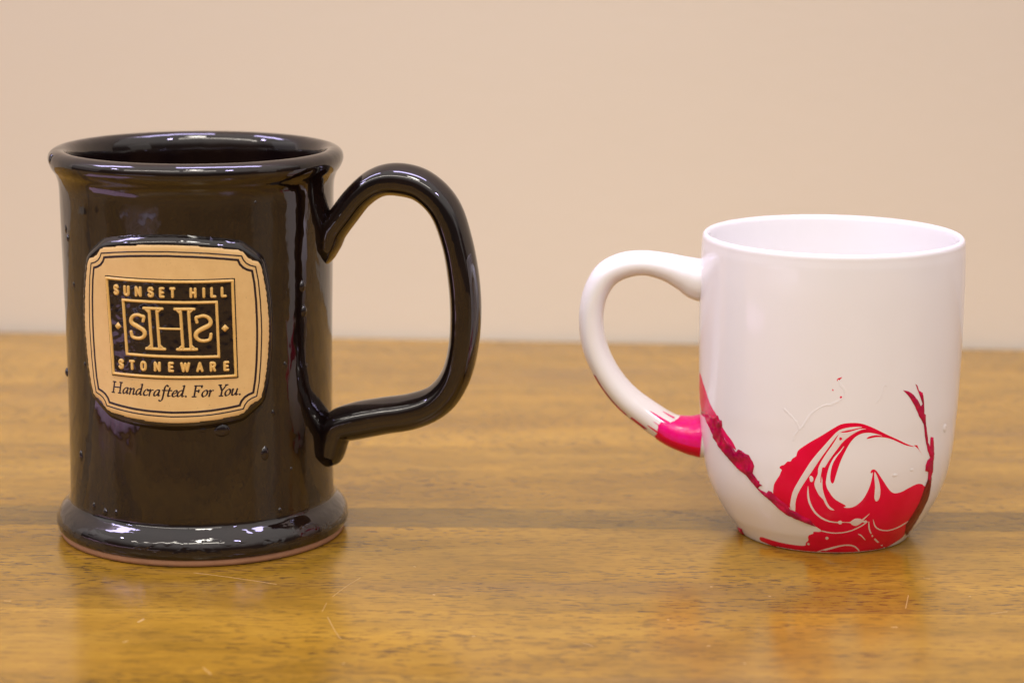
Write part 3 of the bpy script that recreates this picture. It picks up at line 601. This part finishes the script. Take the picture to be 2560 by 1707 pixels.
# slogan in slanted book lettering
a_bowl = catmull([(.86, .93), (.52, .98), (.17, .68), (.06, .27), (.2, .03), (.48, .16), (.74, .55), (.86, .93)], 3)
IT = {
 'H': [[(.2, 0), (.2, 1.72)], [(1.42, 0), (1.42, 1.72)], [(.2, .9), (1.42, .9)], [(-.05, 0), (.45, 0)], [(1.17, 0), (1.67, 0)], [(-.05, 1.72), (.45, 1.72)], [(1.17, 1.72), (1.67, 1.72)]],
 'a': [a_bowl, catmull([(.86, .96), (.78, .4), (.8, .08), (1.05, .14)], 3)],
 'n': [catmull([(0, .86), (.17, .97), (.2, .6), (.15, 0)], 3), catmull([(.17, .5), (.45, .88), (.7, .97), (.8, .78), (.75, .15), (.85, .03), (1.02, .14)], 3)],
 'd': [a_bowl, catmull([(.92, 1.75), (.86, .9), (.8, .2), (.9, .03), (1.1, .14)], 3), [(.68, 1.70), (.92, 1.75)]],
 'c': [catmull([(.74, .78), (.6, .97), (.3, .85), (.08, .4), (.2, .06), (.5, .03), (.76, .2)], 3)],
 'r': [catmull([(0, .86), (.17, .97), (.2, .6), (.15, 0)], 3), catmull([(.17, .48), (.4, .88), (.68, .93)], 3)],
 'f': [catmull([(1.0, 1.62), (.78, 1.78), (.56, 1.5), (.5, 1.0), (.46, 0), (.38, -.5), (.18, -.76), (-.08, -.66)], 3), [(.2, .95), (.86, .95)]],
 't': [catmull([(.36, 1.36), (.28, .9), (.22, .25), (.33, .03), (.62, .15)], 3), [(.05, .95), (.72, .95)]],
 'e': [catmull([(.1, .42), (.5, .52), (.72, .76), (.62, .97), (.36, .9), (.1, .5), (.14, .1), (.42, .02), (.76, .2)], 3)],
 'o': [catmull([(.48, .98), (.17, .75), (.05, .35), (.2, .03), (.46, .03), (.76, .3), (.82, .7), (.66, .96), (.48, .98)], 3)],
 'F': [[(.2, 0), (.2, 1.72)], [(.0, 1.72), (1.15, 1.72)], [(1.15, 1.72), (1.12, 1.45)], [(.2, .9), (.75, .9)], [(-.1, 0), (.5, 0)], [(.75, 1.05), (.75, .72)]],
 'Y': [[(.08, 1.72), (.52, .8), (.5, 0)], [(1.1, 1.72), (.52, .8)], [(.22, 0), (.78, 0)], [(-.12, 1.72), (.3, 1.72)], [(.9, 1.72), (1.3, 1.72)]],
 'u': [catmull([(0, .86), (.16, .97), (.1, .3), (.2, .03), (.45, .1), (.76, .5)], 3), catmull([(.84, .97), (.76, .2), (.88, .03), (1.06, .14)], 3)],
 '.': [[(.02, .06), (.06, .06)]],
}
for word in ([('H', -21.0), ('a', -16.9), ('n', -14.55), ('d', -12.1), ('c', -9.45), ('r', -7.6), ('a', -5.85), ('f', -3.55), ('t', -1.5), ('e', 0.2), ('d', 1.9), ('.', 4.75)],
             [('F', 7.1), ('o', 9.85), ('r', 12.0)], [('Y', 15.1), ('o', 17.3), ('u', 19.45), ('.', 22.25)]):
    g = []
    for ch, u0 in word:
        for s in IT[ch]:
            pts = dense_line([(u0 + 2.1 * (a + .19 * b_), -20.5 + 2.1 * b_) for a, b_ in s], .4)
            w = 0.75 if ch == '.' else 0.72
            g.append(stroke(pts, w, FACE - .02, FACE + .08, on_dark, nib=(None if ch == '.' else R(25))))
    v, f = join(g)
    link("slogan_word", v, f, INK, badge)

# water beads still clinging to the glaze
def water_drop(th, z, w, hgt, thick, base=None):
    verts, faces = [], []
    n, m = 14, 5
    r0 = base if base else dark_r(z)
    def pl(x, y, h):
        a = R(th) + x / r0
        rr = (base if base else dark_r(z + y)) + h
        return (DC[0] + rr / 1000 * math.sin(a), DC[1] - rr / 1000 * math.cos(a), (z + y) / 1000)
    for i in range(m):
        q = i / (m - 1) * math.pi / 2
        for s in range(n):
            an = 2 * math.pi * s / n
            rx = math.cos(q) * math.cos(an); ry = math.cos(q) * math.sin(an)
            narrow = 1 - .45 * max(0, ry)
            verts.append(pl(rx * w / 2 * narrow, ry * hgt / 2, thick * 0.8 * math.sin(q) ** 1.5 - .03))
    for i in range(m - 1):
        for s in range(n):
            t = (s + 1) % n
            faces.append((i * n + s, i * n + t, (i + 1) * n + t, (i + 1) * n + s))
    link("water_drop", verts, faces, PANEL, dark)
for d in [(-69.5, 130.6, 5, 4.4, 1.4, 48.9), (-63.5, 108.0, 2.6, 3.2, .45), (-61.1, 105.2, 2.0, 2.6, .7), (-79.2, 56.8, 2.6, 3.4, 1.0), (-55.9, 31.7, 2.6, 4.2, .8),
          (-45.8, 16.0, 1.8, 3.0, .6), (-38.2, 15.2, 2.2, 2.8, .8), (-31.9, 15.8, 1.5, 2.2, .6), (34.6, 36.2, 3.2, 5.0, 1.0), (45.2, 65.0, 1.4, 2.4, .5),
          (55.5, 90.3, 3.0, 4.2, 1.0), (56.6, 81.8, 3.0, 4.4, 1.0), (15.9, 45.6, 5.4, 5.0, 1.2), (8.0, 45.9, 2.0, 2.0, .6), (38.7, 49.3, 1.4, 2.6, .5), (41.5, 15.8, 1.5, 1.8, .5),
          (31.2, 120.0, 1.2, 1.6, .4), (48, 29, 1.2, 1.6, .4), (-50, 64, 1.3, 2, .4), (-57, 90, 1.4, 2.2, .5)]:
    water_drop(*d)

# ------------------------------------------------------------------ white mug with red marbling
WC = (0.10939, 0.80982)
white = thing("white_mug", (WC[0], WC[1], 0), "white porcelain mug marbled with red and pink paint, right of the dark mug", "mug")
wz = [0, 0.35, 0.9, 2.5, 5, 8, 14, 19, 25, 33, 42, 50, 70, 88, 100]
wr = [28.5, 29.4, 29.9, 31.1, 32.95, 35.1, 38.5, 40.6, 42.2, 43.4, 44.05, 44.5, 45.0, 45.05, 44.75]
WP = catmull(list(zip(wr, wz)), 8)
def white_r(z):
    z = max(0.0, min(100.0, z))
    lo, hi = 0, len(WP) - 1
    while hi - lo > 1:
        k = (lo + hi) // 2
        if WP[k][1] <= z: lo = k
        else: hi = k
    (r0, z0), (r1, z1) = WP[lo], WP[hi]
    return r0 + (r1 - r0) * (z - z0) / max(1e-6, z1 - z0)
lip = catmull([(44.75, 100), (44.6, 102), (44.5, 103.4), (44.1, 104.3), (43.4, 104.7), (42.7, 104.4), (42.25, 103.6), (42.1, 102), (42.0, 98)], 5)
prof = [(0.01, 1.6), (24.0, 1.6), (26, 0.5), (27.3, 0.0)] + WP[:-1] + lip + [(41.9, 80), (41.6, 60), (40.9, 42), (39.5, 30), (37, 19), (33, 11), (27, 6.5), (15, 5), (0.01, 4.8)]
v, f = lathe([(r / 1000, z / 1000) for r, z in prof], 224, WC)
link("body", v, f, PORC, white)
PHI_W = R(-96)
v, f = sweep([tuple(p) for p in WHITE_HANDLE], WC, PHI_W, lambda t, w: 6.6 + 0.22 * max(0, w - 9), 32, 8, 1.0)
link("handle", v, f, PORC, white)
def on_white(x, z, h):
    """x = arc in mm (44 mm radius), z in mm, h = lift along the surface normal"""
    th = x / 44.0
    z = max(0.3, z)
    dr_ = (white_r(z + .3) - white_r(z - .3 if z > .3 else 0)) / (.6 if z > .3 else z + .3)
    k = 1 / math.hypot(1, dr_)
    r = white_r(z) + h * k; zz = z - h * dr_ * k
    return (WC[0] + r / 1000 * math.sin(th), WC[1] - r / 1000 * math.cos(th), max(zz, 0.05) / 1000)
def arc(pts): return [(R(a) * 44.0, max(0.3, z)) for a, z in pts]
def edge_jag(pts, amp, seed):
    out = []
    rg = random.Random(seed)
    P = dense_line(pts + [pts[0]], 0.9)[:-1]
    return [(x + rg.uniform(-amp, amp), y + rg.uniform(-amp, amp)) for x, y in P]
def paint(key, mat, grid, h0, h1, ew, smooth_n=0, jag=0.0, wrinkle=0.0, name="paint_patch", label=None):
    p = arc(PAINT[key])
    p = catmull(p, smooth_n, True) if smooth_n else edge_jag(p, jag, len(key)) if jag else p
    def hh(q, d):
        w = wrinkle * (0.5 + noise.noise(Vector((q[0] * .35, q[1] * .35, 1.7))) + .5 * noise.noise(Vector((q[0] * .8, q[1] * .8, 4.2)))) if wrinkle else 0
        return h0 + (h1 - h0) * min(1, d / ew) ** .6 + max(0, w) * min(1, d / .5)
    v, f = patch(p, grid, hh, on_white)
    link(name, v, f, mat, white, label=label)
paint('RED', RED, 1.0, .03, .12, .8, 3, label="large red marbled swirl")
for k in ('W1', 'W2', 'W4', 'W5', 'W6', 'W7', 'W8', 'W9', 'W10', 'O1', 'O2', 'O3'):
    paint(k, CREAM, .7, .13, .19, .5, 2, name="paint_streak", label="white streak through the red swirl")
for k in ('ISL', 'ISL2'): paint(k, RED, .5, .19, .25, .4, 2, name="paint_streak")
paint('PINK', PINK, .8, .03, .14, .6, 0, .08, label="bright pink paint at the top of the left streak")
paint('MAR', MAROON, .5, .08, .3, .5, 0, .08, .45, label="wrinkled maroon paint ridge")
paint('TWIG', MAROON, .5, .08, .25, .5, 0, .06, .3, label="forked dark red streak on the right")
paint('BRN', BROWN, .6, .15, .3, .5, 0, .06, .2, label="brownish red strip above the foot")
paint('EDGE', MAROON, .5, .05, .2, .4, 0, .12, .4)
for k in ('SPK1', 'SPK2', 'SPK3', 'SPK4'): paint(k, RED, .5, .03, .1, .3, 0, name="paint_speck")

# faint clear-white smears and dabs of lacquer above the swirl
for k_, q in enumerate(WISPS[:3]):
    p = catmull(arc(q), 6)
    rg = random.Random(k_)
    p = [(x + rg.uniform(-.22, .22), y + rg.uniform(-.22, .22)) for x, y in p]
    v, f = stroke(p, lambda t: .35 + .55 * abs(math.sin(t * 11 + k_)), 0.015, 0.06, on_white)
    link("paint_smear", v, f, PORC, white)
for q in DABS[:3]:
    v, f = patch(catmull(arc(q), 3, True), .4, lambda p, d: .02 + .2 * min(1, d / .9) ** .6, on_white)
    link("paint_dab", v, f, PORC, white)

# paint on the lower end of the handle, a thin skin over the porcelain
HP = catmull([tuple(p) for p in WHITE_HANDLE], 8)
def on_handle(s, an, lift):
    i = max(0, min(len(HP) - 1.001, s)); k = int(i); t = i - k
    p = [a + (b_ - a) * t for a, b_ in zip(HP[k], HP[k + 1])]
    a, c = HP[max(k - 1, 0)], HP[min(k + 2, len(HP) - 1)]
    tg = Vector((c[0] - a[0], c[1] - a[1])).normalized(); nn = Vector((-tg.y, tg.x))
    hb_ = 6.6 + 0.22 * max(0, p[2] - 9) + lift
    x = math.cos(an) * (p[2] * .5 + lift); y = math.sin(an) * hb_
    u = Vector((math.sin(PHI_W), -math.cos(PHI_W), 0)); B = Vector((math.cos(PHI_W), math.sin(PHI_W), 0))
    return Vector((WC[0], WC[1], 0)) + u * ((p[0] + nn.x * x) / 1000) + Vector((0, 0, (p[1] + nn.y * x) / 1000)) + B * (y / 1000)
def handle_skin(name, mat, a0, a1, s_start, s_end, lift, seed, label=None):
    rg = random.Random(seed); na, ns = 40, 22
    verts, faces = [], []
    for j in range(na + 1):
        an = a0 + (a1 - a0) * j / na
        s0, s1 = s_start(j / na, rg), s_end(j / na, rg)
        for i in range(ns + 1):
            e = 0.35 if i in (0, ns) or j in (0, na) else 1.0
            verts.append(on_handle(s0 + (s1 - s0) * i / ns, an, lift * e))
    for j in range(na):
        for i in range(ns):
            a = j * (ns + 1) + i
            faces.append((a, a + 1, a + ns + 2, a + ns + 1))
    link(name, verts, faces, mat, white, label=label)
handle_skin("handle_paint", HOT, R(-25), R(205), lambda t, g: 8 * (12.62 + .35 * math.sin(t * 9) * t + .25 * (t > .62)) + g.uniform(-.25, .25), lambda t, g: 8 * 15.15, .10, 3,
            label="hot pink paint band on the lower end of the handle")
handle_skin("handle_paint", RED, R(-24), R(72), lambda t, g: 8 * (12.66 + .1 * math.sin(t * 6)) + g.uniform(-.25, .25), lambda t, g: 8 * 15.1, .18, 4,  # redder skin over the lower side of the band
            label="redder underside of the painted handle end")
for a0, a1, s0, s1, m in ((118, 128, 11.9, 12.8, HOT), (66, 74, 12.1, 12.8, RED), (150, 158, 12.3, 12.9, HOT), (95, 99, 12.2, 12.8, HOT)):
    handle_skin("paint_streak", m, R(a0), R(a1), lambda t, g: 8 * (s1 - (s1 - s0) * math.sin(math.pi * min(1, t)) ** .5) + g.uniform(-.2, .2), lambda t, g: 8 * s1, .10, a0)
handle_skin("paint_line", MAROON, R(32), R(44), lambda t, g: 8 * 9.75 + g.uniform(0, 1), lambda t, g: 8 * 11.3 + g.uniform(-1, 1), .12, 5)
handle_skin("paint_line", MAROON, R(38), R(54), lambda t, g: 8 * 11.5 + g.uniform(0, 1), lambda t, g: 8 * 12.1 + g.uniform(-1, 1), .12, 6)

# ------------------------------------------------------------------ cloths lying beside the mugs, seen as reflections in the dark glaze
def cloth(name, mat, c, length, width, ang, hgt, seed, label, cat):
    n, m = 44, 24; V, F = [], []
    for j in range(m + 1):
        for i in range(n + 1):
            u, v = i / n * 2 - 1, j / m * 2 - 1
            q = Vector((u * 2.2, v * 1.4, seed))
            w = 1 + .18 * noise.noise(q * 1.3)
            x, y = u * length / 2 * w, v * width / 2 * (w + .2 * noise.noise(q * 2.1 + Vector((5, 0, 0))))
            edge = min(1, 3.2 * (1 - abs(u))) * min(1, 3.2 * (1 - abs(v)))
            z = 0.0012 + hgt * edge ** .6 * (0.55 + .45 * noise.noise(q * 2.6) + .25 * noise.noise(q * 6))
            V.append((c[0] + x * math.cos(ang) - y * math.sin(ang), c[1] + x * math.sin(ang) + y * math.cos(ang), max(0.0012, z)))
    for j in range(m):
        for i in range(n):
            a = j * (n + 1) + i
            F.append((a, a + 1, a + n + 2, a + n + 1))
    k = len(V); V += [(x, y, 0.0004) for x, y, z in V]
    F += [(d + k, c_ + k, b_ + k, a + k) for a, b_, c_, d in F]
    ring = list(range(n + 1)) + [(n + 1) * j + n for j in range(1, m + 1)] + [m * (n + 1) + i for i in range(n - 1, -1, -1)] + [(n + 1) * j for j in range(m - 1, 0, -1)]
    for a, c_ in zip(ring, ring[1:] + ring[:1]): F.append((a, a + k, c_ + k, c_))
    link(name, V, F, mat, label=label, cat=cat)
cloth("towel", CLOTH, (-0.60, 0.22), 0.44, 0.16, R(-40), 0.032, 2.0, "crumpled white towel seen only as a pale reflection high on the dark mug", "towel")
cloth("pink_cloth", PINKCLOTH, (-0.335, 0.70), 0.20, 0.09, R(116), 0.010, 7.0, "small pink cloth on the table, seen only as a pink reflection below the badge", "cloth")
